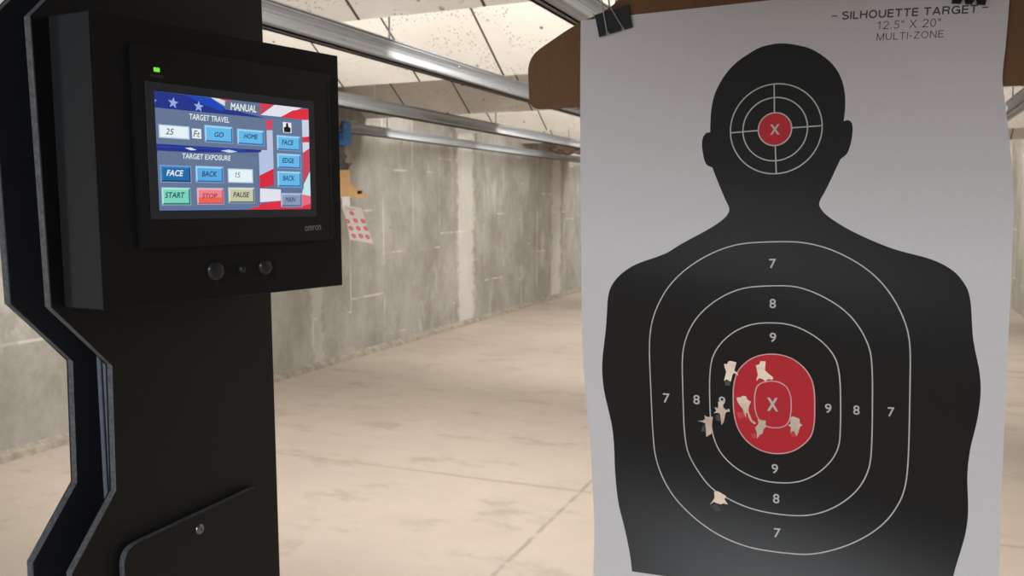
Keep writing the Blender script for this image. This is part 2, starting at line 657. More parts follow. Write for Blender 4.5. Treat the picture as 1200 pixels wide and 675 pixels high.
def sheet(name, outline, layers, place, mats, grid=None, parent=None, smooth=True, back=None):
    """one flat printed sheet: every printed shape becomes faces of the same mesh.
    layers: list of (loops, material index or -1 for a hole), later ones on top."""
    pts, edges = [], []

    def add(loop):
        b = len(pts)
        n = len(loop)
        pts.extend(Vector(p) for p in loop)
        edges.extend((b + i, b + (i + 1) % n) for i in range(n))

    add(outline)
    for loops, _ in layers:
        for l in loops:
            add(l)
    if grid:
        xs = [p[0] for p in outline]
        ys = [p[1] for p in outline]
        gx = np.arange(min(xs) + grid / 2, max(xs), grid)
        gy = np.arange(min(ys) + grid / 2, max(ys), grid)
        g = np.array([(a, b) for a in gx for b in gy])
        pts.extend(Vector(p) for p in g[inside(g, [outline])])
    V, _, F, *_r = delaunay_2d_cdt(pts, edges, [], 0, 1e-4)
    P = np.array([(v.x, v.y) for v in V])
    F = np.array([f for f in F if len(f) == 3])
    cen = P[F].mean(1)
    keep = inside(cen, [outline])
    mi = np.zeros(len(F), int)
    for loops, k in layers:
        mi[inside(cen, loops)] = k
    keep &= mi >= 0
    F, mi = F[keep], mi[keep]
    used = np.unique(F)
    rem = {int(u): i for i, u in enumerate(used)}
    co = [place(P[u][0], P[u][1]) for u in used]
    me = bpy.data.meshes.new(name)
    tri = [[rem[int(i)] for i in f] for f in F]
    nor = None
    if back is not None:                                  # thin paper: a white reverse side, and smooth normals of the true surface
        nor = []
        for u in used:
            x, y = P[u]
            e1 = Vector(place(x + 0.5, y)) - Vector(place(x - 0.5, y))
            e2 = Vector(place(x, y + 0.5)) - Vector(place(x, y - 0.5))
            nor.append(e1.cross(e2).normalized())
        k = len(co)
        co = [Vector(c) for c in co]
        co += [c - n * back[0] for c, n in zip(co, nor)]
        tri = tri + [[k + f[0], k + f[2], k + f[1]] for f in tri]
        mi = np.concatenate([mi, np.full(len(mi), back[1])])
        # boundary rim
        cnt = {}
        for f in tri[:len(tri) // 2]:
            for a, b in ((f[0], f[1]), (f[1], f[2]), (f[2], f[0])):
                cnt[(a, b)] = 1
        rim = [(a, b) for (a, b) in cnt if (b, a) not in cnt]
        tri += [[b, a, k + a] for a, b in rim] + [[b, k + a, k + b] for a, b in rim]
        mi = np.concatenate([mi, np.full(2 * len(rim), back[1])])
        nor = nor + [-n for n in nor]
        F = tri
    me.from_pydata(co, [], tri)
    for m in mats:
        me.materials.append(m)
    me.polygons.foreach_set('material_index', mi)
    if smooth:
        me.polygons.foreach_set('use_smooth', [True] * len(F))
    me.update()
    if nor is not None:
        me.normals_split_custom_set_from_vertices(nor)
    o = bpy.data.objects.new(name, me)
    COL.objects.link(o)
    if parent is not None:
        o.parent = parent
        o.matrix_parent_inverse = Matrix.Translation(-parent.location)
    return o


# ================================================================== SETTING
XL, XR = -4.92, 1.84          # side walls of the range
YB, YE = -3.6, 23.0           # wall behind the shooter, far end
ZC = 3.6


def slab(name, lo, hi, mat, **kw):
    bm = bmesh.new()
    box(bm, lo, hi)
    o = finish(name, bm, mat)
    tag(o, kind='structure', **kw)
    return o


slab('floor', (XL - 0.3, YB - 0.2, -0.2), (XR + 0.3, YE + 0.2, 0), M_FLOOR, label='tan sealed concrete floor of the range')
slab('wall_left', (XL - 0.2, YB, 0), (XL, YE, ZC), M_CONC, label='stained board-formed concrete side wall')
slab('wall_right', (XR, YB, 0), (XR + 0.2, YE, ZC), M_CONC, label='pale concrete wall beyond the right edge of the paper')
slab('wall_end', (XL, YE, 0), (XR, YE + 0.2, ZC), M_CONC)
slab('wall_back', (XL, YB - 0.2, 0), (XR, YB, ZC), M_DARKCEIL)
slab('ceiling', (XL - 0.2, YB, ZC), (XR + 0.2, YE, ZC + 0.2), M_CEIL)
bm = bmesh.new()
box(bm, (XL, YB, 2.62), (XR, 1.36, 2.70))
box(bm, (XL, 1.30, 2.46), (XR, 1.36, 2.62))
tag(finish('trim_1', bm, M_DARKCEIL), kind='structure')           # canopy over the firing line
bm = bmesh.new()
prism(bm, [(XL, YB, 0), (XL + 0.07, YB, 0), (XL + 0.055, YB, 0.035), (XL, YB, 0.06)], (0, YE - YB, 0))
tag(finish('baseboard_left', bm, plain('rough_mortar', (150, 142, 130), 0.9, grain=0.25, gscale=14)), kind='structure',
    label='low mortar fillet along the foot of the left wall')

# ------------------------------------------------------------------ slanted ceiling baffles
EDGES = [3.327, 5.167, 7.234, 9.25, 11.25, 13.3, 15.35, 17.4, 19.45]
SL = math.radians(35.2)
ZE = 2.45
BL = ['nearest bright speckled ceiling baffle, at the very top above the long aluminium rail',
      'bright cream slanted ceiling baffle second from the shooter, over two thirds of the visible ceiling',
      'shadowed olive ceiling baffle behind the bright second one, its lamp out',
      'bright speckled ceiling baffle just behind the shadowed olive one',
      'fifth ceiling baffle, low pale strip between the two lowest rails',
      'sixth ceiling baffle down the range, thin strip hidden by rails',
      'seventh ceiling baffle far down the range',
      'eighth ceiling baffle far down the range',
      'ninth and last ceiling baffle before the far end wall']
for i, ye in enumerate(EDGES):
    run = 1.38
    up = Vector((0, -math.cos(SL), math.sin(SL)))
    nrm = Vector((0, math.sin(SL), math.cos(SL)))
    p0 = Vector((XL, ye, ZE))
    L = run / math.cos(SL)
    q = [p0, p0 + up * L, p0 + up * L + nrm * 0.04, p0 + nrm * 0.04]
    bm = bmesh.new()
    prism(bm, q, (XR - XL, 0, 0), bevel=0.0)
    dx = 2.29 if i == 0 else 2.39
    o = finish('ceiling_baffle', bm, baffle_mat(dx + 0.0, i))
    tag(o, BL[i], 'ceiling baffle', 'slanted ceiling baffles')
    if i == 4:
        b2 = bmesh.new()
        random.seed(3)
        for k in range(26):
            x = -4.55 + 0.6 * random.random()
            z = ZE - 0.01 - 0.12 * random.random()
            c = Vector((x, ye - 0.02 + 0.05 * random.random(), z))
            r = 0.03 + 0.05 * random.random()
            ret = bmesh.ops.create_icosphere(b2, subdivisions=1, radius=r)
            for v in ret['verts']:
                v.co = Vector((v.co.x * 1.8, v.co.y * 0.6, v.co.z * 0.8)) * (0.7 + 0.6 * random.random()) + c
        t_ = finish('torn_edge', b2, M_TORN, o)
        tag(t_, 'ragged brown fibre torn from the lower edge')

# ------------------------------------------------------------------ lane rails
RZ0, RZ1 = 2.25, 2.34
RAILS = [(-4.665, 'aluminium target rail farthest left, lowest in view, running along the concrete wall'),
         (-3.435, 'aluminium target rail between the lowest one and the big one above the control box'),
         (-2.13, 'long aluminium target rail coming out from behind the top of the black post'),
         (-1.03, 'aluminium target rail just left of the binder clip at the top edge'),
         (-0.085, 'aluminium target rail above the silhouette target, hidden behind its paper'),
         (0.85, 'aluminium target rail peeking out right of the paper under the cardboard')]
HW = 0.048
PROF = [(-HW, 0), (-0.041, 0), (-0.041, 0.004), (-0.026, 0.006), (-0.026, 0.014), (0.026, 0.014), (0.026, 0.006), (0.041, 0.004), (0.041, 0), (HW, 0), (HW + 0.002, 0.004), (HW, 0.014), (0.040, 0.020), (0.033, 0.032),
        (0.031, 0.044), (0.034, 0.047), (0.031, 0.050), (0.033, 0.058), (0.040, 0.068), (0.046, 0.073), (0.046, 0.078), (0.036, 0.079), (0.036, 0.084), (0.046, 0.085), (0.046, 0.090)]
PROF = PROF + [(-x, z) for x, z in PROF[::-1][:-5]]
RY0, RY1 = 0.55, 22.6
for ri, (x, lab) in enumerate(RAILS):
    root = empty('target_rail', (x, RY0, RZ0), lab, 'rail', 'overhead target rails')
    bm = bmesh.new()
    prism(bm, [(x + a, RY0, RZ0 + b) for a, b in PROF], (0, RY1 - RY0, 0))
    finish('track', bm, M_ALU, root)
    ys = [1.335] + [e + 0.015 for e in EDGES]
    for y in ys:
        bm = bmesh.new()
        box(bm, (x - 0.004, y - 0.008, RZ1 - 0.002), (x + 0.004, y - 0.003, 2.475))
        box(bm, (x - 0.03, y - 0.02, RZ1 - 0.002), (x + 0.03, y + 0.012, RZ1 + 0.005))
        finish('hanger_strap', bm, M_GREYSTEEL, root)
    if ri in (1, 2, 3):
        for k in range(7):
            y = 1.9 + k * 0.9 + 0.13 * (k % 3)
            bm = bmesh.new()
            zz = 0.026 if k % 2 else 0.064
            lathe(bm, (x + 0.036, y, RZ0 + zz), (1, 0, 0), [(0, 0.006), (0.004, 0.006), (0.006, 0.004), (0.006, 0)], 10)
            finish('rivet', bm, M_STEEL, root)

# ------------------------------------------------------------------ lamps behind the baffles
def area(name, loc, rot, sx, sy, power, col):
    ld = bpy.data.lights.new(name, 'AREA')
    ld.shape = 'RECTANGLE'
    ld.size, ld.size_y = sx, sy
    ld.energy = power
    ld.color = col
    lo = bpy.data.objects.new(name, ld)
    COL.objects.link(lo)
    lo.location = loc
    lo.rotation_euler = rot
    return lo


WARM = (1.0, 0.965, 0.915)
K = 1.03
BAYS = [(1.40, 108), (3.327, 150), (7.234, 135), (9.25, 60), (10.1, 50), (13.3, 130), (15.35, 150), (17.4, 130), (19.45, 130)]
for y, pw in BAYS:
    a = area('strip_lamp', ((XL + XR) / 2, y + 0.15, 2.855), (math.radians(26), 0, 0), XR - XL - 1.0, 0.20, pw * K, WARM)
    bm = bmesh.new()
    box(bm, (XL + 0.05, y + 0.04, 2.91), (XR - 0.05, y + 0.26, 2.96), 0.008)
    for hx_ in (XL + 0.6, (XL + XR) / 2, XR - 0.6):
        box(bm, (hx_ - 0.01, y + 0.14, 2.96), (hx_ + 0.01, y + 0.16, 3.10 if y == 10.1 else ZC - 0.001))
    o = finish('lamp_housing', bm, M_LAMP)
    tag(o, 'white strip lamp housing behind the lower edge of a ceiling baffle', 'lamp', 'strip lamps behind the baffles', 'thing')

# lamp over the firing line, behind the shooter
COOL = (0.90, 0.95, 1.0)
area('ceiling_lamp', (-0.35, -2.4, 2.58), (0, 0, 0), 1.0, 1.5, 122, (0.91, 0.955, 1.0))
area('rear_fill', (-3.3, YB + 0.05, 1.0), (math.radians(90), 0, math.radians(-28)), 1.6, 1.8, 44, (1.0, 0.97, 0.95))  # added fill light from behind the shooter, no real opening there
slab('shade_blocker', (-0.32, -0.22, 1.95), (XR, -0.15, 2.62), M_DARKCEIL)      # unseen blocker, added to shade the top of the paper

# ================================================================== LANE DIVIDER POST
XN = -0.580
FT = 0.008
prof_n = [(0.4215, 0.0), (0.429, 1.20), (0.429, 1.303), (0.4745, 1.357), (0.477, 1.464), (0.4245, 1.519), (0.4215, 1.736), (0.448, 1.764), (0.448, 2.05), (0.673, 2.05), (0.675, 0.0)]
prof_n[0] = (0.429, 0.0)
root = empty('lane_divider', (XN, 0.55, 0), 'tall black plastic divider post with zigzag edges beside the paper target', 'lane divider')
bm = bmesh.new()
prism(bm, [(XN, y, z) for y, z in prof_n], (-FT, 0, 0), bevel=0.0009, mi=0, mi_side=1)
finish('side_panel', bm, [M_BLACK, M_SAWN], root)
bm = bmesh.new()
prism(bm, [(XN - 0.0475, y, z) for y, z in prof_n], (-FT, 0, 0), bevel=0.0009, mi=0, mi_side=1)
finish('side_panel', bm, [plain('brightened_black_sheet', (52, 54, 62), 0.45), M_SAWN], root)  # far sheet coloured lighter, standing in for light inside the gap
for (y, xa, xb) in ((0.478, -0.0145, -0.0095), (0.478, -0.0215, -0.0165)):
    bm = bmesh.new()
    box(bm, (XN + xa, y, 0.0), (XN + xb, y + 0.02, 2.04), 0.001)
    finish('channel', bm, M_CHAN, root)
bm = bmesh.new()
box(bm, (XN - 0.0474, 0.505, 0.0), (XN - 0.0081, 0.66, 2.045))
finish('core', bm, M_BLACK, root)
# access panel with rounded corners, standing proud of the side panel
XA = XN + 0.0075


def on_x(x, y, X):
    p = hit(x, y, (X, 0, 0), (1, 0, 0))
    return p.y, p.z


ya, za = on_x(146.6, 665, XA)
yb, zb = on_x(215, 611.5, XA)
yc, zc = on_x(285, 578.5, XA)
yr, _z = on_x(307, 620, XA)
slope = (zc - zb) / (yc - yb)
ap = rounded([(ya, 0.62), (ya, zb + slope * (ya - yb)), (yr, zb + slope * (yr - yb)), (yr, 0.62)], [0.006, 0.016, 0.010, 0.006], 7)
bm = bmesh.new()
prism(bm, [(XA, y, z) for y, z in ap], (-0.0075, 0, 0), bevel=0.0008, mi=0, mi_side=1)
acc = finish('access_panel', bm, [M_BLACK, M_SAWN], root)
sy, sz = on_x(234, 620, XA)
for k, (y, z) in enumerate(((sy, sz), (sy, 0.68))):
    bm = bmesh.new()
    lathe(bm, (XA, y, z), (1, 0, 0), [(-0.001, 0.0050), (0.0006, 0.0050), (0.0018, 0.0040), (0.0024, 0.0022), (0.0024, 0.0017), (0.0008, 0.0014), (0.0008, 0)], 20)
    s = finish('screw', bm, M_STEEL, None, smooth=True)
    s.parent = acc
    s.matrix_parent_inverse = acc.matrix_basis.inverted()
    s.matrix_parent_inverse = Matrix.Identity(4)

# ================================================================== TOUCHSCREEN CONTROL BOX
AN = math.radians(12)
TV = Vector((math.sin(AN), math.cos(AN), 0))       # along the face, down the range
NV = Vector((math.cos(AN), -math.sin(AN), 0))      # out of the face
P0 = hit(275, 180, (-0.5125, 0, 0), (1, 0, 0))
T0 = P0.dot(TV)


def face(x, y, out=0.0):
    """photograph measurement -> (along, height) on the box face, mm"""
    p = hit(x, y, P0 + NV * out, NV)
    return (p - P0).dot(TV) * 1000, p.z * 1000


def fp(a, z, out=0.0):
    return P0 + TV * (a / 1000) + NV * out + Vector((0, 0, z / 1000 - P0.z))


def quad(pts, out=0.0):
    q = [face(*p, out) for p in pts]
    xs = sorted(p[0] for p in q)
    zs = sorted(p[1] for p in q)
    return (xs[0] + xs[1]) / 2, (xs[2] + xs[3]) / 2, (zs[0] + zs[1]) / 2, (zs[2] + zs[3]) / 2


a0, a1, z0, z1 = quad([(100, 10), (122, 363), (393, 67), (401, 334)])
bx = empty('control_box', (-0.56, 0.55, z0 / 1000), 'black wedge-shaped control box with a lit touchscreen, mounted on the black post', 'control panel')
pl = fp(a0, z0)
pr = fp(a1, z0)
base = [(pl.x, pl.y), (pr.x, pr.y), (XN + 0.0002, pr.y + 0.004), (XN + 0.0002, pl.y + 0.0004)]
bm = bmesh.new()
prism(bm, [(x, y, z0 / 1000) for x, y in base], (0, 0, (z1 - z0) / 1000), bevel=0.0012)
finish('housing', bm, M_BOX, bx)
# thin front plate, its black darkened to paint in the shade on this face
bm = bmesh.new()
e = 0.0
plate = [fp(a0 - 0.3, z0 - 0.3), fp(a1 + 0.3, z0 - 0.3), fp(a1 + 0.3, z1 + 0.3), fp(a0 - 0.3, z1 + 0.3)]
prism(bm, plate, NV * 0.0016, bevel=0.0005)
finish('front_plate', bm, plain('dimmed_black_plate', (24, 24, 25), 0.5, spec=0.3, gscale=600), bx)
FO = 0.0016
b0, b1, c0, c1 = quad([(150, 51), (160, 293), (382, 88), (385, 279)])
BO = FO + 0.0045
bm = bmesh.new()
rp = rounded([(b0, c0), (b1, c0), (b1, c1), (b0, c1)], 3.0, 5)
prism(bm, [fp(a, z, FO) for a, z in rp], NV * 0.0045, bevel=0.0012)
bez = finish('bezel', bm, M_BEZEL, bx)
# thin raised lip line down the right side of the bezel
bm = bmesh.new()
prism(bm, [fp(a, z, BO) for a, z in ((b1 - 2.6, c0 + 6), (b1 - 1.8, c0 + 6), (b1 - 1.8, c1 - 6), (b1 - 2.6, c1 - 6))], NV * 0.0007, bevel=0.0002)
finish('bezel_lip', bm, M_BEZEL, bx)
SCx = [(179, 106.3), (361, 127.6), (363.5, 246.7), (187, 244.7)]
s0, s1, t0, t1 = quad(SCx, BO)
g = 7.0
bm = bmesh.new()
prism(bm, [fp(a, z, BO) for a, z in ((s0 - g, t0 - g), (s1 + g, t0 - g), (s1 + g, t1 + g), (s0 - g, t1 + g))], NV * 0.0006, bevel=0.0002)
finish('screen_border', bm, M_RING, bx)
SO = BO + 0.0008

# ---- what the screen shows
_q = np.array([(38, 50), (778, 137), (785, 618), (70, 607)], float)      # screen corners in the close-up
_d = np.array([(0, 1), (1, 1), (1, 0), (0, 0)], float)
_A, _b = [], []
for (x, y), (u, v) in zip(_q, _d):
    _A += [[x, y, 1, 0, 0, 0, -u * x, -u * y], [0, 0, 0, x, y, 1, -v * x, -v * y]]
    _b += [u, v]
_h = np.append(np.linalg.solve(np.array(_A), np.array(_b)), 1).reshape(3, 3)
SW, SH = s1 - s0, t1 - t0


def ui(x, y):
    w = _h @ np.array([x, y, 1.0])
    return (w[0] / w[2] * SW, w[1] / w[2] * SH)


def rect(x0, y0, x1, y1, grow=0.0):
    """a level rectangle of the interface, from its top-left and bottom-right corner"""
    a, b = ui(x0, y0), ui(x1, y1)
    return (a[0] - grow, b[1] - grow, b[0] + grow, a[1] + grow)


def rl(r, d=0.0):
    return [[(r[0] + d, r[1] + d), (r[2] - d, r[1] + d), (r[2] - d, r[3] - d), (r[0] + d, r[3] - d)]]


UIM = {}


def um(rgb):
    if rgb not in UIM:
        UIM[rgb] = (len(UIM), glow('screen_colour', rgb, 0.92))
    return UIM[rgb][0]


lay = []


def add(loops, rgb):
    W, HH = SW, SH
    L = []
    for l in loops:                                     # keep inside the screen
        L.append([(min(max(x, 0.05), W - 0.05), min(max(y, 0.05), HH - 0.05)) for x, y in l])
    lay.append((L, um(rgb)))


um((96, 116, 156))


def poly(pts, rgb):
    add([[ui(*p) for p in pts]], rgb)


def star(cx, cy, r, rot, rgb):
    c = ui(cx, cy)
    add([[(c[0] + (r if k % 2 == 0 else r * 0.42) * math.cos(rot + k * math.pi / 5), c[1] + (r if k % 2 == 0 else r * 0.42) * math.sin(rot + k * math.pi / 5)) for k in range(10)]], rgb)


# waving flag behind the controls
poly([(38, 50), (305, 84), (372, 132), (560, 180), (560, 345), (45, 340)], (38, 52, 140))
poly([(180, 66), (305, 84), (372, 132), (365, 150), (280, 120)], (28, 74, 190))
poly([(305, 82), (378, 92), (378, 126)], (226, 228, 236))
poly([(340, 86), (400, 92), (400, 100), (372, 97)], (206, 60, 84))
poly([(540, 108), (612, 117), (540, 166)], (214, 62, 88))
poly([(612, 117), (745, 133), (640, 176), (545, 166)], (232, 234, 242))
poly([(640, 178), (700, 146), (778, 137), (778, 195), (745, 190)], (226, 46, 64))
poly([(745, 192), (780, 192), (780, 275), (745, 275)], (206, 216, 232))
poly([(745, 275), (780, 272), (780, 300), (745, 300)], (216, 54, 74))
poly([(745, 300), (780, 300), (780, 352), (745, 352)], (212, 222, 240))
poly([(745, 352), (780, 330), (780, 440), (750, 500)], (206, 70, 92))
poly([(752, 500), (784, 440), (784, 560), (742, 548)], (206, 236, 240))
poly([(560, 190), (602, 190), (604, 235), (570, 235)], (222, 70, 92))
poly([(570, 240), (606, 240), (608, 345), (545, 345)], (196, 202, 226))
poly([(535, 345), (608, 335), (612, 420), (538, 455)], (186, 200, 232))
poly([(538, 455), (612, 420), (612, 500), (540, 515)], (222, 40, 62))
poly([(540, 515), (640, 522), (640, 575), (540, 580)], (232, 232, 242))
poly([(450, 614), (560, 585), (640, 575), (640, 605), (700, 612), (785, 590), (785, 618), (450, 616)], (226, 48, 68))
poly([(742, 548), (785, 556), (785, 592), (742, 604)], (236, 110, 130))
poly([(68, 602), (540, 600), (470, 615), (70, 610)], (92, 124, 176))
star(128, 107, 4.7, 1.45, (150, 176, 226))
star(248, 125, 4.7, 1.5, (150, 180, 230))
star(30, 97, 4.2, 1.5, (130, 150, 210))
poly([(50, 316), (200, 322), (470, 340), (470, 330), (60, 308)], (36, 66, 176))
poly([(185, 320), (212, 318), (240, 330), (212, 331)], (226, 236, 246))
poly([(352, 335), (392, 330), (434, 341), (395, 345)], (206, 222, 244))
PAN = (104, 122, 152)
PANL = (128, 146, 176)
DARK = (44, 66, 104)
WHT = (236, 244, 250)


def btn(x0, y0, x1, y1, rgb, lite, dark):
    r = rect(x0, y0, x1, y1)
    add(rl(r, -0.5), (150, 178, 218))
    add(rl(r), dark)
    add([[(r[0], r[3]), (r[2], r[3]), (r[2] - 1.3, r[3] - 1.3), (r[0] + 1.3, r[3] - 1.3), (r[0] + 1.3, r[1] + 1.3), (r[0], r[1])]], lite)
    add(rl(r, 1.3), rgb)


def utext(text, x, y, h, rgb, w=None, bold=0.012, shear=0.0):
    add(at_text(text, ui(x, y), h, w, bold, shear), rgb)


add(rl(rect(372, 100, 545, 158)), (98, 116, 132))
utext('MANUAL', 462, 131, 6.2, WHT, 26, 0.02, 0.15)
# travel
add(rl(rect(40, 128, 575, 336)), PAN)
utext('TARGET TRAVEL', 300, 181, 4.7, WHT, 37, 0.012, 0.1)
add(rl(rect(60, 207, 207, 281)), (190, 214, 240))
add(rl(rect(66, 212, 201, 275)), (238, 248, 254))
utext('25', 113, 242, 4.9, (86, 92, 104), None, 0.01, 0.25)
add(rl(rect(216, 228, 262, 278)), WHT)
utext('Ft', 239, 254, 5.2, (40, 44, 56), None, 0.0, 0.25)
SKY = (104, 190, 240)
SKYL = (160, 220, 250)
SKYD = (52, 116, 176)
btn(277, 214, 410, 300, SKY, SKYL, SKYD)
utext('GO', 345, 259, 4.3, DARK, None, 0.02, 0.25)
btn(432, 233, 560, 313, SKY, SKYL, SKYD)
utext('HOME', 497, 269, 4.3, DARK, 14.5, 0.02, 0.25)
# exposure
add(rl(rect(57, 330, 533, 600)), PAN)
utext('TARGET EXPOSURE', 289, 364, 4.3, WHT, 45, 0.012, 0.1)
btn(72, 400, 214, 480, (34, 110, 170), (70, 146, 200), (20, 72, 124))
utext('FACE', 140, 436, 4.9, WHT, 15, 0.025, 0.25)
btn(236, 406, 366, 484, (92, 174, 232), SKYL, SKYD)
utext('BACK', 301, 443, 4.6, DARK, 14.5, 0.02, 0.25)
add(rl(rect(386, 418, 508, 490)), (190, 214, 240))
add(rl(rect(391, 423, 503, 485)), (236, 250, 254))
_c15 = ui(431, 450)
for l in grotesque('15', (_c15[0] - 2.9, _c15[1] - 2.3), (_c15[0] + 2.5, _c15[1] - 2.3), (0, 4.6), 0.12, 0.12, 0.22):
    add([l], (70, 74, 84))
btn(79, 503, 213, 583, (126, 218, 192), (180, 240, 220), (52, 130, 118))
utext('START', 141, 538, 4.6, (34, 70, 76), 17.5, 0.02, 0.25)
btn(243, 508, 368, 584, (240, 138, 150), (250, 180, 190), (196, 84, 110))
add(rl(rect(250, 551, 361, 578)), (238, 104, 84))
utext('STOP', 302, 545, 4.3, (196, 40, 52), 14.5, 0.02, 0.25)
btn(390, 509, 514, 582, (202, 206, 176), (228, 230, 204), (104, 112, 104))
utext('PAUSE', 451, 543, 4.6, (52, 60, 60), 16.5, 0.02, 0.25)
# right column
add(rl(rect(600, 184, 751, 523)), PAN)
ic = rect(652, 201, 694, 255)
add(rl(ic), WHT)
w, h = ic[2] - ic[0], ic[3] - ic[1]
fig = [(0.12, 0.05), (0.88, 0.05), (0.90, 0.48), (0.64, 0.60), (0.64, 0.72), (0.62, 0.90), (0.50, 0.95), (0.38, 0.90), (0.36, 0.72), (0.36, 0.60), (0.10, 0.48)]
add([[(ic[0] + w * x, ic[1] + h * y) for x, y in fig]], (16, 20, 30))
btn(623, 265, 736, 341, SKY, SKYL, SKYD)
utext('FACE', 675, 300, 4.6, DARK, 13.5, 0.02, 0.25)
btn(624, 352, 737, 426, SKY, SKYL, SKYD)
utext('EDGE', 677, 386, 4.6, DARK, 13.5, 0.02, 0.25)
btn(625, 437, 738, 512, SKY, SKYL, SKYD)
utext('BACK', 679, 470, 4.6, DARK, 13.5, 0.02, 0.25)
btn(641, 541, 741, 604, (142, 158, 188), (182, 196, 220), (92, 106, 138))
utext('MAIN', 686, 571, 4.4, (66, 82, 116), 12, 0.02, 0.25)

mats = [None] * len(UIM)
for i, m in UIM.values():
    mats[i] = m
outl = [(0, 0), (SW, 0), (SW, SH), (0, SH)]
scr = sheet('screen', outl, lay, lambda x, y: fp(s0 + x, t0 + y, SO), mats, None, bx, smooth=False)
tag(scr, 'lit touchscreen with blue buttons over a waving flag')
bm = bmesh.new()
prism(bm, [fp(a, z, BO + 0.0005) for a, z in ((s0, t0), (s1, t0), (s1, t1), (s0, t1))], NV * 0.0002)
o = finish('screen_glass', bm, M_BEZEL, bx)


def lettering(name, text, pl_, pr_, hpx, mat, par, mapper, place, bold=0.0, shear=0.0, res=4):
    A, B = np.array(mapper(*pl_)), np.array(mapper(*pr_))
    U = np.array(mapper(pl_[0], pl_[1] - hpx)) - A
    U[0] *= 0
    loops = fit_text(text, A, B, U, bold, shear, res)
    xs = [p[0] for l in loops for p in l]
    ys = [p[1] for l in loops for p in l]
    m = 0.3
    ol = [(min(xs) - m, min(ys) - m), (max(xs) + m, min(ys) - m), (max(xs) + m, max(ys) + m), (min(xs) - m, max(ys) + m)]
    return sheet(name, ol, [([ol], -1), (loops, 0)], place, [mat], None, par, smooth=False)


mf = lambda x, y: face(x, y, BO)
lettering('brand_lettering', 'omron', (357.0, 271.0), (376.0, 269.2), 6.0, M_LOGO, bx, mf, lambda a, z: fp(a, z, BO + 0.0003), 0.02)
lettering('power_lettering', 'POWER', (176, 90.2), (191.5, 91.8), 3.4, M_LABELGREY, bx, mf, lambda a, z: fp(a, z, BO + 0.0003), 0.02)
l0, l1, l2, l3 = quad([(179.6, 78.6), (186.8, 79.8), (187.0, 84.8), (180.0, 83.8)], BO)
bm = bmesh.new()
prism(bm, [fp(a, z, BO) for a, z in rounded([(l0, l2), (l1, l2), (l1, l3), (l0, l3)], 0.5, 3)], NV * 0.0006, bevel=0.0002)
tag(finish('power_light', bm, glow('green_indicator', (120, 230, 60), 1.0), bx), 'small glowing green indicator')
for (x, y, rpx) in ((252.5, 317.5, 11.2), (283, 315.5, 4.4), (310.5, 312.8, 9.2)):
    a, z = face(x, y, FO)
    a2, z2 = face(x, y - rpx, FO)
    r = abs(z2 - z) / 1000
    bm = bmesh.new()
    lathe(bm, fp(a, z, FO), NV, [(-0.001, r), (0.0008, r), (0.0022, r * 0.93), (0.0034, r * 0.7), (0.0040, r * 0.35), (0.0042, 0)], 32)
    finish('sensor_lens', bm, M_LENS, bx, smooth=True)

# ================================================================== SILHOUETTE TARGET
Y0 = 0.68


def surf(X, Z):
    """how the hanging sheet bows: nearly flat, bottom edge curling towards the shooter"""
    y = Y0
    if Z > 1.60:
        y -= 0.12 * (Z - 1.60) ** 2 / 0.16 if Z < 1.68 else 0.0048 + 0.12 * (Z - 1.68)
    d = max(0.0, 1.405 - Z)
    y -= 1.6 * d * d
    y += 0.0022 * math.sin((Z - 1.30) * 26 + X * 7) * min(1.0, max(0.0, (1.66 - Z) * 8))
    k = math.exp(-(((X - 0.055) / 0.035) ** 2 + ((Z - 1.705) / 0.045) ** 2))
    y -= 0.0016 * k
    return y


def pp(x, y):
    """photograph measurement -> point of the paper, mm"""
    Y = Y0
    for _ in range(12):
        p = hit(x, y, (0, Y, 0), (0, 1, 0))
        Y = surf(p.x, p.z)
    return p.x * 1000, p.z * 1000


def on_paper(x, z):
    x, z = x / 1000, z / 1000
    return (x, surf(x, z), z)


def P(*pts):
    return [pp(*p) for p in pts]


bl = pp(695.0, 674.0)
br_dir = np.array([316.0, 11.0])
left = P((680.5, 24), (680, 90), (680, 160), (680.4, 220), (681.2, 300), (682.4, 400), (684.4, 441), (688.0, 481), (691.5, 522), (694, 563), (696, 603), (696.2, 640), (695.3, 674))
right = P((1183, 0), (1179, 49), (1174.8, 91), (1176.3, 108), (1181, 147), (1186, 196), (1187.8, 240), (1186, 300), (1184, 350), (1180.8, 415), (1177, 503), (1173.8, 574), (1171, 675))
tr = pp(1184.5, -29)
brc = (right[-1][0] + 2, left[-1][1] + 11)
outline = spline(left, False, 4) + [brc] + spline(right[::-1], False, 4)
outline += [tr] + P((1020, -13.5), (900, 0.5), (741, 17.5))

# printed figure: head, ears, neck, shoulders, torso
hl = [(909.5, 51), (892, 55), (877, 63.2), (862, 74), (851, 86), (843, 98.5), (837, 112), (833.6, 128), (832.6, 142), (832.2, 155)]
el = [(832.2, 155), (827.5, 156), (823.8, 161), (822.6, 169), (823.6, 179), (825.4, 187.5), (828, 193), (834.8, 196.4)]
nl = [(834.8, 196.4), (840, 210), (845.5, 223.5), (850.5, 235), (854.4, 243.5), (854.2, 248), (850.5, 254), (840, 262.5), (825, 271.5), (810, 279.5), (794, 288.5), (782, 296), (767, 302), (752, 307), (740, 312.5), (731, 318.5), (722.5, 326.5), (715.5, 337), (712.3, 350), (711.3, 365),
      (710.2, 382), (708, 402), (706.2, 418), (705.6, 432), (707, 452), (710, 468), (713.6, 483), (717.2, 500), (719.4, 520), (720.4, 545), (722, 568), (725.2, 592), (731, 615), (736, 638), (739, 655), (740.6, 669.6)]
bot = [(740.6, 669.6)]
hr = [(909.5, 51), (922, 51), (935, 53), (948, 56.3), (960, 62.5), (973, 72.5), (982, 84), (987.6, 97), (990.4, 112), (990.4, 127), (988.8, 142)]
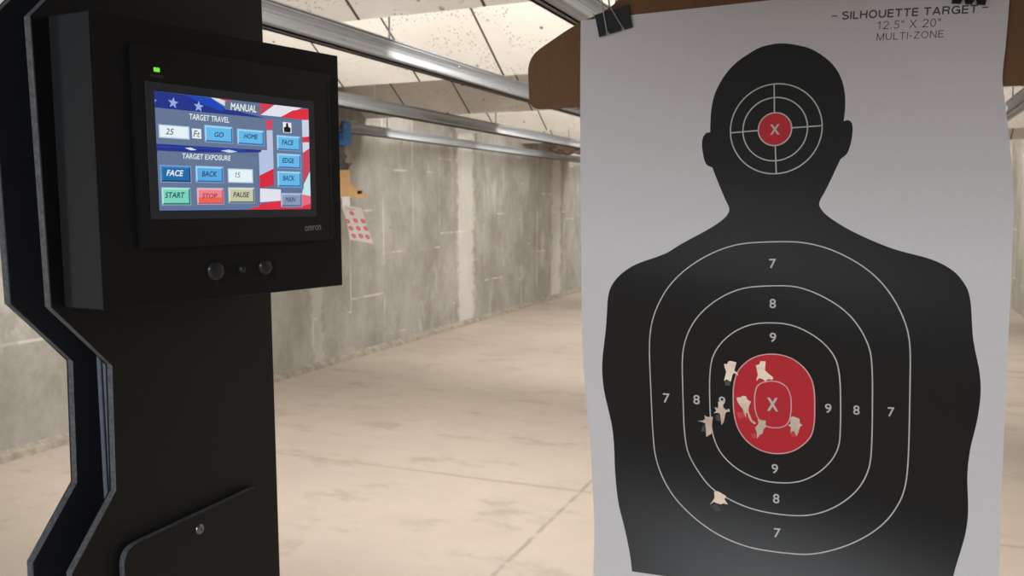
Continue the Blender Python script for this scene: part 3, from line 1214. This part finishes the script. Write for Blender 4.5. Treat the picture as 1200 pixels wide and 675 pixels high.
er = [(988.8, 142), (994, 140.8), (998, 143.8), (999.2, 150), (998.4, 161), (995.6, 173), (992.2, 180.5), (985, 186.5)]
nr = [(985, 186.5), (979.5, 198), (973.5, 211), (967, 224), (961, 235), (960, 240), (962.3, 245), (968, 251.5), (979, 259.5), (993, 268), (1010, 276.5), (1027, 284), (1045, 291), (1062, 296), (1080, 300.5), (1096, 305.7), (1108, 311.5), (1119, 319), (1127.5, 328.5), (1133.8, 339), (1137.2, 352), (1138.8, 372), (1140.2, 395),
      (1143.5, 414), (1147, 430), (1149, 446), (1149.2, 462), (1147, 482), (1142.8, 503), (1138.2, 521), (1135, 540), (1133.6, 560), (1134.4, 585), (1134.4, 603), (1131.5, 625), (1126, 645), (1119, 668), (1115, 684)]
ch = []
for s_ in (hl, el, nl):
    ch += spline(P(*s_), False, 3)[:-1]
botl = pp(740.6, 669.6)
rr = []
for s_ in (hr, er, nr):
    rr += spline(P(*s_), False, 3)[:-1]
endr = rr[-1]
botr = (endr[0] - 2.0, botl[1] + 0.035 * (endr[0] - botl[0]))
while rr[-1][1] < botr[1] + 1.0:
    rr.pop()
sil = ch + [botl, botr] + rr[::-1][:-1]

r7 = [(765.5, 370), (772.2, 354), (780.5, 339), (791, 326.5), (804.5, 314.2), (821, 303), (842, 292.5), (860, 287), (875, 284.6), (890, 283.7), (919.5, 283), (933, 283.2), (945, 284.7), (960, 287.7), (975, 292.5), (993, 300.8), (1011, 311.2), (1026, 323.3), (1039.5, 337.5), (1050, 354), (1058, 370), (1063.5, 385), (1066.3, 400), (1067, 415), (1066.6, 442), (1066, 470), (1065.5, 519.5), (1064, 545), (1062, 570), (1057.5, 582), (1050, 597), (1039.5, 610.5), (1027.5, 621), (1011, 631.5), (993, 639.8), (972, 646.2), (954, 649.5), (942, 650), (927, 649), (899, 645.7), (882.5, 642.8), (867.5, 638.3), (851, 631.5), (836, 624), (819.5, 612), (804.5, 599.3), (789.5, 582.8), (781.2, 570), (771.5, 549.5), (767, 533), (764.8, 512), (763.3, 470), (762, 442), (760.6, 409), (761, 395.5), (763.3, 380.5)]
r8 = [(817.5, 370), (830, 357.8), (845, 347.8), (860, 340.5), (875, 336.5), (890, 335), (920, 334.8), (927, 335), (939, 337.2), (952.5, 341.5), (970.5, 350.3), (985.5, 360), (997.3, 370), (1008, 384.3), (1016, 399), (1020.8, 413.5), (1022.6, 428.5), (1022.4, 470), (1022, 530), (1020, 543.5), (1015.5, 558.5), (1008.4, 570), (1000.5, 579), (990, 587.7), (975, 596.7), (960, 602), (945, 604.5), (933, 604.7), (915, 603), (899.5, 601), (882.5, 597), (867.5, 591.8), (851, 583.5), (837.5, 575.3), (831, 570), (821, 557), (812, 543.5), (804.5, 527.8), (801.5, 512), (800.5, 470), (799.8, 442), (799, 422.5), (800.4, 407.5), (804.5, 392.5), (810.7, 381)]
r9 = [(831.8, 470), (830.8, 436), (833.8, 419.5), (839.8, 407.5), (851, 394.8), (863, 386.5), (878, 380.2), (890, 378.3), (905, 378.3), (919.5, 378.7), (931.5, 381.7), (946.5, 388.5), (961.5, 397.8), (973.5, 409.8), (981, 422.5), (984.8, 437.5), (985.2, 470), (985, 507.5), (984, 521), (980.3, 531.5), (972, 543.5), (961.5, 553), (948, 561), (936, 565), (924, 566.3), (910, 565.7), (899, 564.5), (884, 560.8), (867.5, 552.5), (854, 542.8), (842, 528.5), (834.5, 513.5), (832.2, 488)]
rr_ = [(859, 470), (859, 448), (863, 436), (872, 425.3), (884, 417.2), (897.5, 414.4), (913.5, 415), (924, 417.7), (936, 424.3), (946.5, 434.5), (952.5, 446.5), (954.6, 458), (954.8, 475), (954.8, 500), (951.8, 510), (945, 518.8), (935, 526.3), (925.5, 530.5), (915, 532), (905, 531.5), (896, 530), (884, 524.8), (873.5, 516.5), (864.5, 503.8), (859.8, 489.5)]
rx = [(884, 470), (884.6, 458), (887, 452), (891.5, 448.6), (898, 446.8), (905, 446.4), (913.5, 447.3), (922.3, 452), (926.6, 461), (927.3, 472), (927.3, 485), (925, 494), (921.5, 498.8), (916.5, 501), (909, 501.6), (902, 501), (895, 498.8), (887.4, 490.5), (884.6, 481)]
MT = [M_WHITE, M_INK, M_RED, M_LINE, M_LINER, M_TEXT, M_SCUFF, M_SCUFFR]
LW = 0.95
layers = [([sil], 1)]
for r in (r7, r8, r9):
    layers.append((band(spline(relax(P(*r), 1), True, 3), LW), 3))
red = spline(relax(P(*rr_), 1), True, 4)
layers.append(([red], 2))
layers.append((band(red, LW), 4))
layers.append((band(spline(relax(P(*rx), 1), True, 4), LW), 4))


def ellipse(ptL, ptR, ptT, ptB, n=64):
    L_, R_, T_, B_ = P(ptL, ptR, ptT, ptB)
    c = ((L_[0] + R_[0] + T_[0] + B_[0]) / 4, (L_[1] + R_[1] + T_[1] + B_[1]) / 4)
    r = (math.dist(L_, R_) + math.dist(T_, B_)) / 4
    return [(c[0] + r * math.cos(2 * math.pi * k / n), c[1] + r * math.sin(2 * math.pi * k / n)) for k in range(n)], c, r


e1, c1_, q1 = ellipse((854.4, 156.1), (964.1, 145.6), (914.6, 99.8), (903.5, 203))
e2, c2_, q2 = ellipse((870, 155), (947.4, 147.4), (909, 115.4), (906.3, 188))
e3, c3_, q3 = ellipse((888.2, 153), (928, 149.3), (909, 132.6), (907.2, 170.5))
TI = math.radians(2.6)
cv, sv = math.cos(TI), math.sin(TI)
layers.append((band(e1, LW), 3))
layers.append((band(e2, LW), 3))
for dx_, dy_ in ((cv, sv), (-cv, -sv), (-sv, cv), (sv, -cv)):
    layers.append((seg_bar((c3_[0] + dx_ * q3, c3_[1] + dy_ * q3), (c1_[0] + dx_ * q1, c1_[1] + dy_ * q1), LW), 3))
layers.append(([e3], 2))
layers.append((band(e3, LW), 3))


def ptext(text, x, y, hpx, wpx=None, mi=3, bold=0.0, tilt=TI):
    c = pp(x, y)
    h_ = math.dist(pp(x, y - hpx / 2), pp(x, y + hpx / 2))
    w_ = math.dist(pp(x - wpx / 2, y), pp(x + wpx / 2, y)) if wpx else None
    layers.append((at_text(text, c, h_, w_, bold, 0, tilt, 4), mi))


ptext('X', 908.0, 151.8, 12.0, 11.5, 3, 0.03, math.radians(1))
ptext('X', 905.3, 474, 15.5, 13, 3, 0.03)
for tx, x, y in (('7', 905.5, 308.8), ('8', 905.5, 355.7), ('9', 905.8, 395.4), ('7', 781, 466.5), ('8', 816.2, 468.3), ('9', 846.2, 470.3), ('9', 970.6, 478.6), ('8', 1003.6, 480.6), ('7', 1044.3, 482.8), ('9', 908, 549.3), ('8', 909.6, 584.3), ('7', 910.8, 624.6)):
    ptext(tx, x, y, 11.0, 7.6 if tx != '7' else 8.0, 3, 0.012)


def pline(text, pl_, pr_, hpx, bold=0.0):
    A, B = np.array(pp(*pl_)), np.array(pp(*pr_))
    t_ = (B - A) / np.linalg.norm(B - A)
    hmm = math.dist(pp(pl_[0], pl_[1] - hpx / 2), pp(pl_[0], pl_[1] + hpx / 2))
    for l in grotesque(text, A, B, np.array([-t_[1], t_[0]]) * hmm, bold):
        layers.append(([l], 5))


pline('SILHOUETTE TARGET', (986.6, 22.6), (1145, 15.0), 8.8, 0.19)
layers.append((seg_bar(pp(974.5, 19.0), pp(981, 18.6), 0.8), 5))
layers.append((seg_bar(pp(1151, 8.8), pp(1158, 8.4), 0.8), 5))
pline('12.5" X 20"', (1027, 34.6), (1102, 31.0), 9.4, 0.105)
pline('MULTI-ZONE', (1027, 47.4), (1105.5, 43.8), 8.2, 0.115)


def hpoly(pts, s, ox, oy):
    return [pp(ox + x * s, oy + y * s) for x, y in pts]


A_ = (90 / 1012, 815, 410)
B_ = (130 / 1200, 815, 455)
C_ = (0.15, 740, 570)
HOLES = [
    (A_, [(375, 185), (415, 188), (432, 152), (460, 145), (540, 165), (522, 235), (512, 275), (545, 295), (568, 345), (535, 318), (505, 305), (488, 330), (465, 420), (410, 388), (375, 408), (392, 345), (404, 290), (388, 240)], [(380, 405), (412, 392), (462, 420), (455, 470), (395, 470)], 6),
    (A_, [(797, 205), (845, 188), (855, 150), (925, 150), (920, 225), (916, 270), (970, 320), (1012, 352), (1028, 372), (1005, 398), (985, 385), (950, 388), (930, 408), (916, 430), (905, 395), (862, 378), (838, 374), (808, 405), (800, 402), (822, 330), (808, 260)], None, 7),
    (B_, [(445, 100), (490, 95), (510, 82), (545, 85), (560, 122), (600, 145), (585, 180), (578, 200), (573, 245), (590, 292), (612, 342), (655, 378), (640, 390), (602, 365), (576, 322), (562, 268), (548, 262), (549, 322), (530, 282), (510, 225), (476, 182), (452, 140)], [(440, 260), (520, 262), (535, 310), (470, 335)], 7),
    (B_, [(675, 330), (715, 345), (760, 350), (758, 390), (768, 418), (737, 440), (726, 490), (692, 510), (665, 548), (664, 482), (645, 425), (666, 405), (682, 380)], [(600, 490), (655, 490), (662, 540), (610, 540)], 7),
    (B_, [(1020, 320), (1055, 303), (1125, 330), (1130, 382), (1160, 396), (1130, 420), (1120, 460), (1095, 522), (1070, 470), (1046, 464), (1027, 490), (1032, 420), (1006, 405), (1008, 393), (1028, 385)], [(1030, 480), (1062, 476), (1085, 520), (1040, 525)], 7),
    (B_, [(246, 140), (300, 150), (300, 205), (330, 235), (366, 220), (373, 250), (330, 260), (320, 290), (305, 370), (280, 396), (272, 330), (265, 275), (235, 265), (195, 272), (225, 245), (205, 205), (246, 215)], [(215, 290), (262, 282), (268, 355), (225, 350)], 6),
    (B_, [(95, 290), (126, 310), (190, 310), (180, 370), (175, 490), (116, 526), (113, 450), (106, 382), (80, 366), (20, 352), (76, 350), (106, 330)], [(75, 410), (104, 385), (110, 470), (62, 470)], 6),
    (C_, [(645, 40), (675, 38), (740, 75), (726, 100), (753, 141), (720, 133), (696, 140), (665, 130), (640, 121), (612, 145), (640, 105), (650, 85)], [(615, 152), (665, 135), (700, 190), (655, 195)], 6),
]
for (s, ox, oy), pts, flap, mi in HOLES:
    if flap:
        layers.append(([hpoly(flap, s, ox, oy)], mi))
for (s, ox, oy), pts, flap, mi in HOLES:
    layers.append(([hpoly(pts, s, ox, oy)], -1))

pap = sheet('paper_target', outline, layers, on_paper, MT, 7.0, back=(0.0002, 0))
tag(pap, 'white paper target printed with a black silhouette, eight bullet holes, clipped to cardboard', 'paper target')

# ================================================================== CARDBOARD HANGERS, CARRIAGES, CLIPS
def hanger_outline(half, neck, h_end, h_mid, h_neck, top, xm, seg=6):
    """one sheet of cardboard: two wings below, a neck above (x from its middle, z from its bottom edge)"""
    side = [(half, 0), (half, h_end), (xm, h_mid), (neck + 0.004, h_neck), (neck - 0.022, h_neck + 0.035), (neck - 0.030, top)]
    rad = [0.010, 0.014, 0.03, 0.03, 0.03, 0.006]
    return rounded(side + [(-x, z) for x, z in side[::-1]], rad + rad[::-1], seg)


XCARD = -0.085


def ycard(z):
    return 0.6759 - 0.12 * (z - 1.68)                     # leans a little towards the shooter


bm = bmesh.new()
ho = hanger_outline(0.2025, 0.118, 0.044, 0.068, 0.078, 0.42, 0.157)
prism(bm, [(XCARD + x, ycard(1.6805 + z), 1.6805 + z) for x, z in ho], (0, 0.0035, 0))
tag(finish('cardboard_hanger', bm, M_CARD), 'brown winged cardboard hanger behind the top of the silhouette target', 'cardboard hanger', 'cardboard target hangers')


def carriage(x, y, ztop_clamp, label, body_w=0.15):
    r = empty('target_carriage', (x, y, ztop_clamp), label, 'target carriage', 'target carriages')
    # blue body straddling the rail: two cheeks joined underneath
    bm = bmesh.new()
    for s in (-1, 1):
        q = [(y - 0.07, 2.125), (y + 0.05, 2.125), (y + 0.05, 2.315), (y + 0.035, 2.345), (y - 0.055, 2.345), (y - 0.07, 2.315)]
        prism(bm, [(x + s * 0.056, yy, zz) for yy, zz in q], (s * 0.018, 0, 0), bevel=0.003)
    box(bm, (x - 0.058, y - 0.07, 2.125), (x + 0.058, y + 0.05, 2.238), 0.003)
    finish('body', bm, M_BLUE, r)
    for s in (-1, 1):
        for dy in (-0.045, 0.025):
            bm = bmesh.new()
            lathe(bm, (x + s * 0.0745, y + dy, 2.29), (s, 0, 0), [(-0.002, 0.010), (0.004, 0.010), (0.007, 0.006), (0.007, 0)], 12)
            finish('wheel_bolt', bm, M_STEEL, r)
    bm = bmesh.new()
    box(bm, (x - 0.018, y - 0.018, ztop_clamp), (x + 0.018, y + 0.018, 2.14), 0.003)
    box(bm, (x - 0.035, y - 0.03, ztop_clamp + 0.06), (x + 0.035, y + 0.03, ztop_clamp + 0.085), 0.003)
    finish('stem', bm, M_GREYSTEEL, r)
    bm = bmesh.new()
    for dy in (-0.0105, 0.0065):
        box(bm, (x - 0.075, y + dy, ztop_clamp - 0.05), (x + 0.075, y + dy + 0.004, ztop_clamp + 0.012), 0.001)
    box(bm, (x - 0.075, y - 0.0105, ztop_clamp + 0.003), (x + 0.075, y + 0.0105, ztop_clamp + 0.012), 0.001)
    finish('clamp', bm, M_GREYSTEEL, r)
    bm = bmesh.new()
    tube(bm, [(x + 0.05, y - 0.012, ztop_clamp - 0.02), (x + 0.085, y - 0.03, ztop_clamp - 0.028), (x + 0.125, y - 0.035, ztop_clamp + 0.012)], 0.006, 8)
    finish('clamp_lever', bm, M_GREYSTEEL, r)
    return r


carriage(XCARD, ycard(2.09) + 0.0018, 2.098, 'blue target carriage on the rail directly above the silhouette target')
XF, YF = -4.665, 6.46
bm = bmesh.new()
fo = hanger_outline(0.262, 0.105, 0.052, 0.060, 0.110, 0.325, 0.20)
prism(bm, [(XF + x, YF, 1.632 + z) for x, z in fo], (0, 0.0035, 0))
tag(finish('cardboard_hanger', bm, M_CARDL), 'light tan cardboard hanger under the blue carriage by the left wall', 'cardboard hanger', 'cardboard target hangers')
carriage(XF, YF + 0.0018, 1.945, 'blue target carriage on the farthest left rail, just right of the control box')
bm = bmesh.new()
prism(bm, [(-4.50, YF - 0.006, 1.668), (-4.45, YF - 0.006, 1.672), (-4.452, YF - 0.006, 1.700), (-4.50, YF - 0.006, 1.698)], (0, 0.018, 0), bevel=0.002)
tag(finish('binder_clip', bm, M_CLIP), 'tiny dark clip on the wing of the light tan cardboard hanger', 'binder clip', 'binder clips')

# small bullseye sheet, swung away down the range
ftl, ftr = Vector((-4.690, YF - 0.002, 1.566)), Vector((-4.461, YF - 0.002, 1.540))
fbl, fbr = Vector((-4.700, YF + 0.150, 1.232)), Vector((-4.432, YF + 0.150, 1.196))


def far(u, v):
    a = ftl.lerp(ftr, u)
    b = fbl.lerp(fbr, u)
    p = a.lerp(b, v)
    p.y += 0.02 * math.sin(v * math.pi)
    return p


def far_px(x, y):
    """photograph measurement -> share of width and height of the far sheet"""
    tl_, tr_, bl_, br_ = [np.array(q, float) for q in ((400.2, 240.8), (422.8, 244.6), (409.2, 281), (438.6, 286))]
    u = v = 0.5
    for _ in range(30):
        p = (tl_ * (1 - u) + tr_ * u) * (1 - v) + (bl_ * (1 - u) + br_ * u) * v
        du = (tr_ - tl_) * (1 - v) + (br_ - bl_) * v
        dv = (bl_ * (1 - u) + br_ * u) - (tl_ * (1 - u) + tr_ * u)
        d = np.linalg.solve(np.stack([du, dv], 1), np.array([x, y]) - p)
        u += d[0]
        v += d[1]
    return u, v


W_, H_ = 240.0, 350.0
fl = []
for bx_, by_ in ((105, 478), (82, 514), (120, 512), (155, 515), (97, 547), (133, 548), (168, 549), (112, 583), (147, 583), (180, 588)):
    u, v = far_px(385 + bx_ * 0.2518, 130 + by_ * 0.2518)
    c = (u * W_, (1 - v) * H_)
    fl.append(([[(c[0] + 25 * math.cos(k * math.pi / 12), c[1] + 23 * math.sin(k * math.pi / 12)) for k in range(24)]], 1))
    fl.append(([[(c[0] + 8 * math.cos(k * math.pi / 8), c[1] + 8 * math.sin(k * math.pi / 8)) for k in range(16)]], 2))
fl.append(([[(40, 318), (150, 318), (150, 323), (40, 323)]], 3))
fs = sheet('bullseye_target', [(0, 0), (W_, 0), (W_, H_), (0, H_)], fl, lambda x, y: far(x / W_, 1 - y / H_),
           [M_WHITE, M_DOT, plain('pale_red_print', (240, 170, 160), 0.6), M_TEXT], 20.0, back=(0.0004, 0))
tag(fs, 'small white sheet with ten red bullseyes hanging by the left wall', 'paper target')
bm = bmesh.new()
prism(bm, [(-4.675, YF - 0.003, 1.56), (-4.585, YF - 0.003, 1.556), (-4.590, YF - 0.003, 1.645), (-4.680, YF - 0.003, 1.645)], (0, 0.0012, 0))
tag(finish('tape_strip', bm, M_WHITE), 'white tape strip joining the bullseye sheet to the tan cardboard', 'tape')


def binder_clip(pxs, label, notch=(0.30, 0.66)):
    """pxs: body corners (top-left, top-right, bottom-right, bottom-left) measured in the photograph"""
    zc_ = pp(sum(p[0] for p in pxs) / 4, sum(p[1] for p in pxs) / 4)
    yc_ = surf(zc_[0] / 1000, zc_[1] / 1000)
    q = [hit(*p, (0, yc_ - 0.003, 0), (0, 1, 0)) for p in pxs]
    tl_, tr_, br_, bl_ = q
    cx_ = sum((p for p in q), Vector()) / 4
    ux = ((tr_ - tl_) + (br_ - bl_)).normalized()
    uz = Vector((0, -1, 0)).cross(ux).normalized()
    if uz.z < 0:
        uz = -uz
    uy = Vector((0, -1, 0))
    w_ = ((tr_ - tl_).length + (br_ - bl_).length) / 2
    h_ = ((tl_ - bl_).length + (tr_ - br_).length) / 2
    cen = Vector((cx_.x, yc_ + 0.0018, cx_.z))

    def L(x, y, z):                       # x across, y out of the paper towards the shooter, z up
        return cen + ux * x + uy * y + uz * z
    r = empty('binder_clip', cen, label, 'binder clip', 'binder clips')
    bm = bmesh.new()
    t_ = 0.0006
    for s in (1, -1):
        o_top, o_bot = 0.0052, 0.0034 if s > 0 else 0.0050
        # jaw plate with two notches along its rolled lower edge
        xs = [-w_ / 2]
        pts = []
        edge = [(-w_ / 2, -h_ / 2)]
        for f in notch:
            xn = -w_ / 2 + w_ * f
            edge += [(xn - 0.0016, -h_ / 2), (xn - 0.0008, -h_ / 2 + 0.0022), (xn + 0.0008, -h_ / 2 + 0.0022), (xn + 0.0016, -h_ / 2)]
        edge += [(w_ / 2, -h_ / 2), (w_ / 2, h_ / 2), (-w_ / 2, h_ / 2)]

        def yo(z):
            k = (z + h_ / 2) / h_
            return s * (o_bot * (1 - k) + o_top * k)
        prism(bm, [L(x, yo(z), z) for x, z in edge], uy * (-s * t_))
        # rolled sleeves at the lower edge
        ends = [-w_ / 2] + [-w_ / 2 + w_ * f for f in notch] + [w_ / 2]
        for a_, b_ in zip(ends, ends[1:]):
            a2 = a_ + (0.0014 if a_ > -w_ / 2 else 0)
            b2 = b_ - (0.0014 if b_ < w_ / 2 else 0)
            tube(bm, [L(a2, s * (o_bot - 0.0004), -h_ / 2 + 0.0007), L(b2, s * (o_bot - 0.0004), -h_ / 2 + 0.0007)], 0.0010, 10)
    # spine across the top
    prism(bm, [L(-w_ / 2, 0.0052, h_ / 2), L(w_ / 2, 0.0052, h_ / 2), L(w_ / 2, -0.0052, h_ / 2), L(-w_ / 2, -0.0052, h_ / 2)], uz * -t_)
    finish('body', bm, M_CLIP, r)
    for s in (1, -1):
        xa, xb = -w_ / 2 + w_ * notch[0], -w_ / 2 + w_ * notch[1]
        ob_ = 0.0036 if s > 0 else 0.0052
        yb_, yt_, ye_ = s * (ob_ + 0.0001), s * 0.0066, s * 0.010
        m_ = (xa + xb) / 2 - 0.001
        zt = h_ / 2
        path = [L(xa - 0.0012, yb_ * 0.9, -h_ / 2 + 0.0006), L(xa, yb_ + s * 0.0006, -h_ / 2 + 0.002), L(xa + 0.0006, yt_, zt), L(xa + 0.0014, ye_, zt + 0.006), L(m_ - 0.0036, ye_, zt + 0.013), L(m_ - 0.004, ye_, zt + 0.018), L(m_ - 0.002, ye_, zt + 0.0215),
                L(m_ + 0.002, ye_, zt + 0.0215), L(m_ + 0.004, ye_, zt + 0.018), L(m_ + 0.0026, ye_, zt + 0.012), L(m_ + 0.0012, yt_ + s * 0.002, zt + 0.003), L(xb - 0.0045, yt_, zt - 0.003), L(xb, yb_ + s * 0.0006, -h_ / 2 + 0.002), L(xb + 0.0012, yb_ * 0.9, -h_ / 2 + 0.0006)]
        bm = bmesh.new()
        tube(bm, path, 0.0006, 8)
        finish('wire_handle', bm, M_WIRE, r, smooth=True)
    return r


binder_clip([(697.2, 17.4), (736.0, 5.6), (741.0, 31.0), (701.4, 42.8)], 'black binder clip at the top left corner of the silhouette target', (0.26, 0.72))
binder_clip([(1116.5, -24.0), (1157.5, -23), (1158.5, 5.0), (1119.5, 2.6)], 'black binder clip cut by the top edge above the word TARGET', (0.34, 0.68))

# ================================================================== WORLD, VIEW
w_ = bpy.data.worlds.new('world')
w_.use_nodes = True
w_.node_tree.nodes['Background'].inputs[0].default_value = (0.02, 0.02, 0.02, 1)
w_.node_tree.nodes['Background'].inputs[1].default_value = 0.2
SC.world = w_
vs = SC.view_settings
vs.view_transform = 'Standard'
vs.look = 'None'
vs.gamma = 1.0
vs.use_curve_mapping = False
vs.exposure = 0.0
SC.cycles.use_denoising = True
SC.cycles.max_bounces = 8
SC.cycles.diffuse_bounces = 5
SC.cycles.sample_clamp_indirect = 6.0
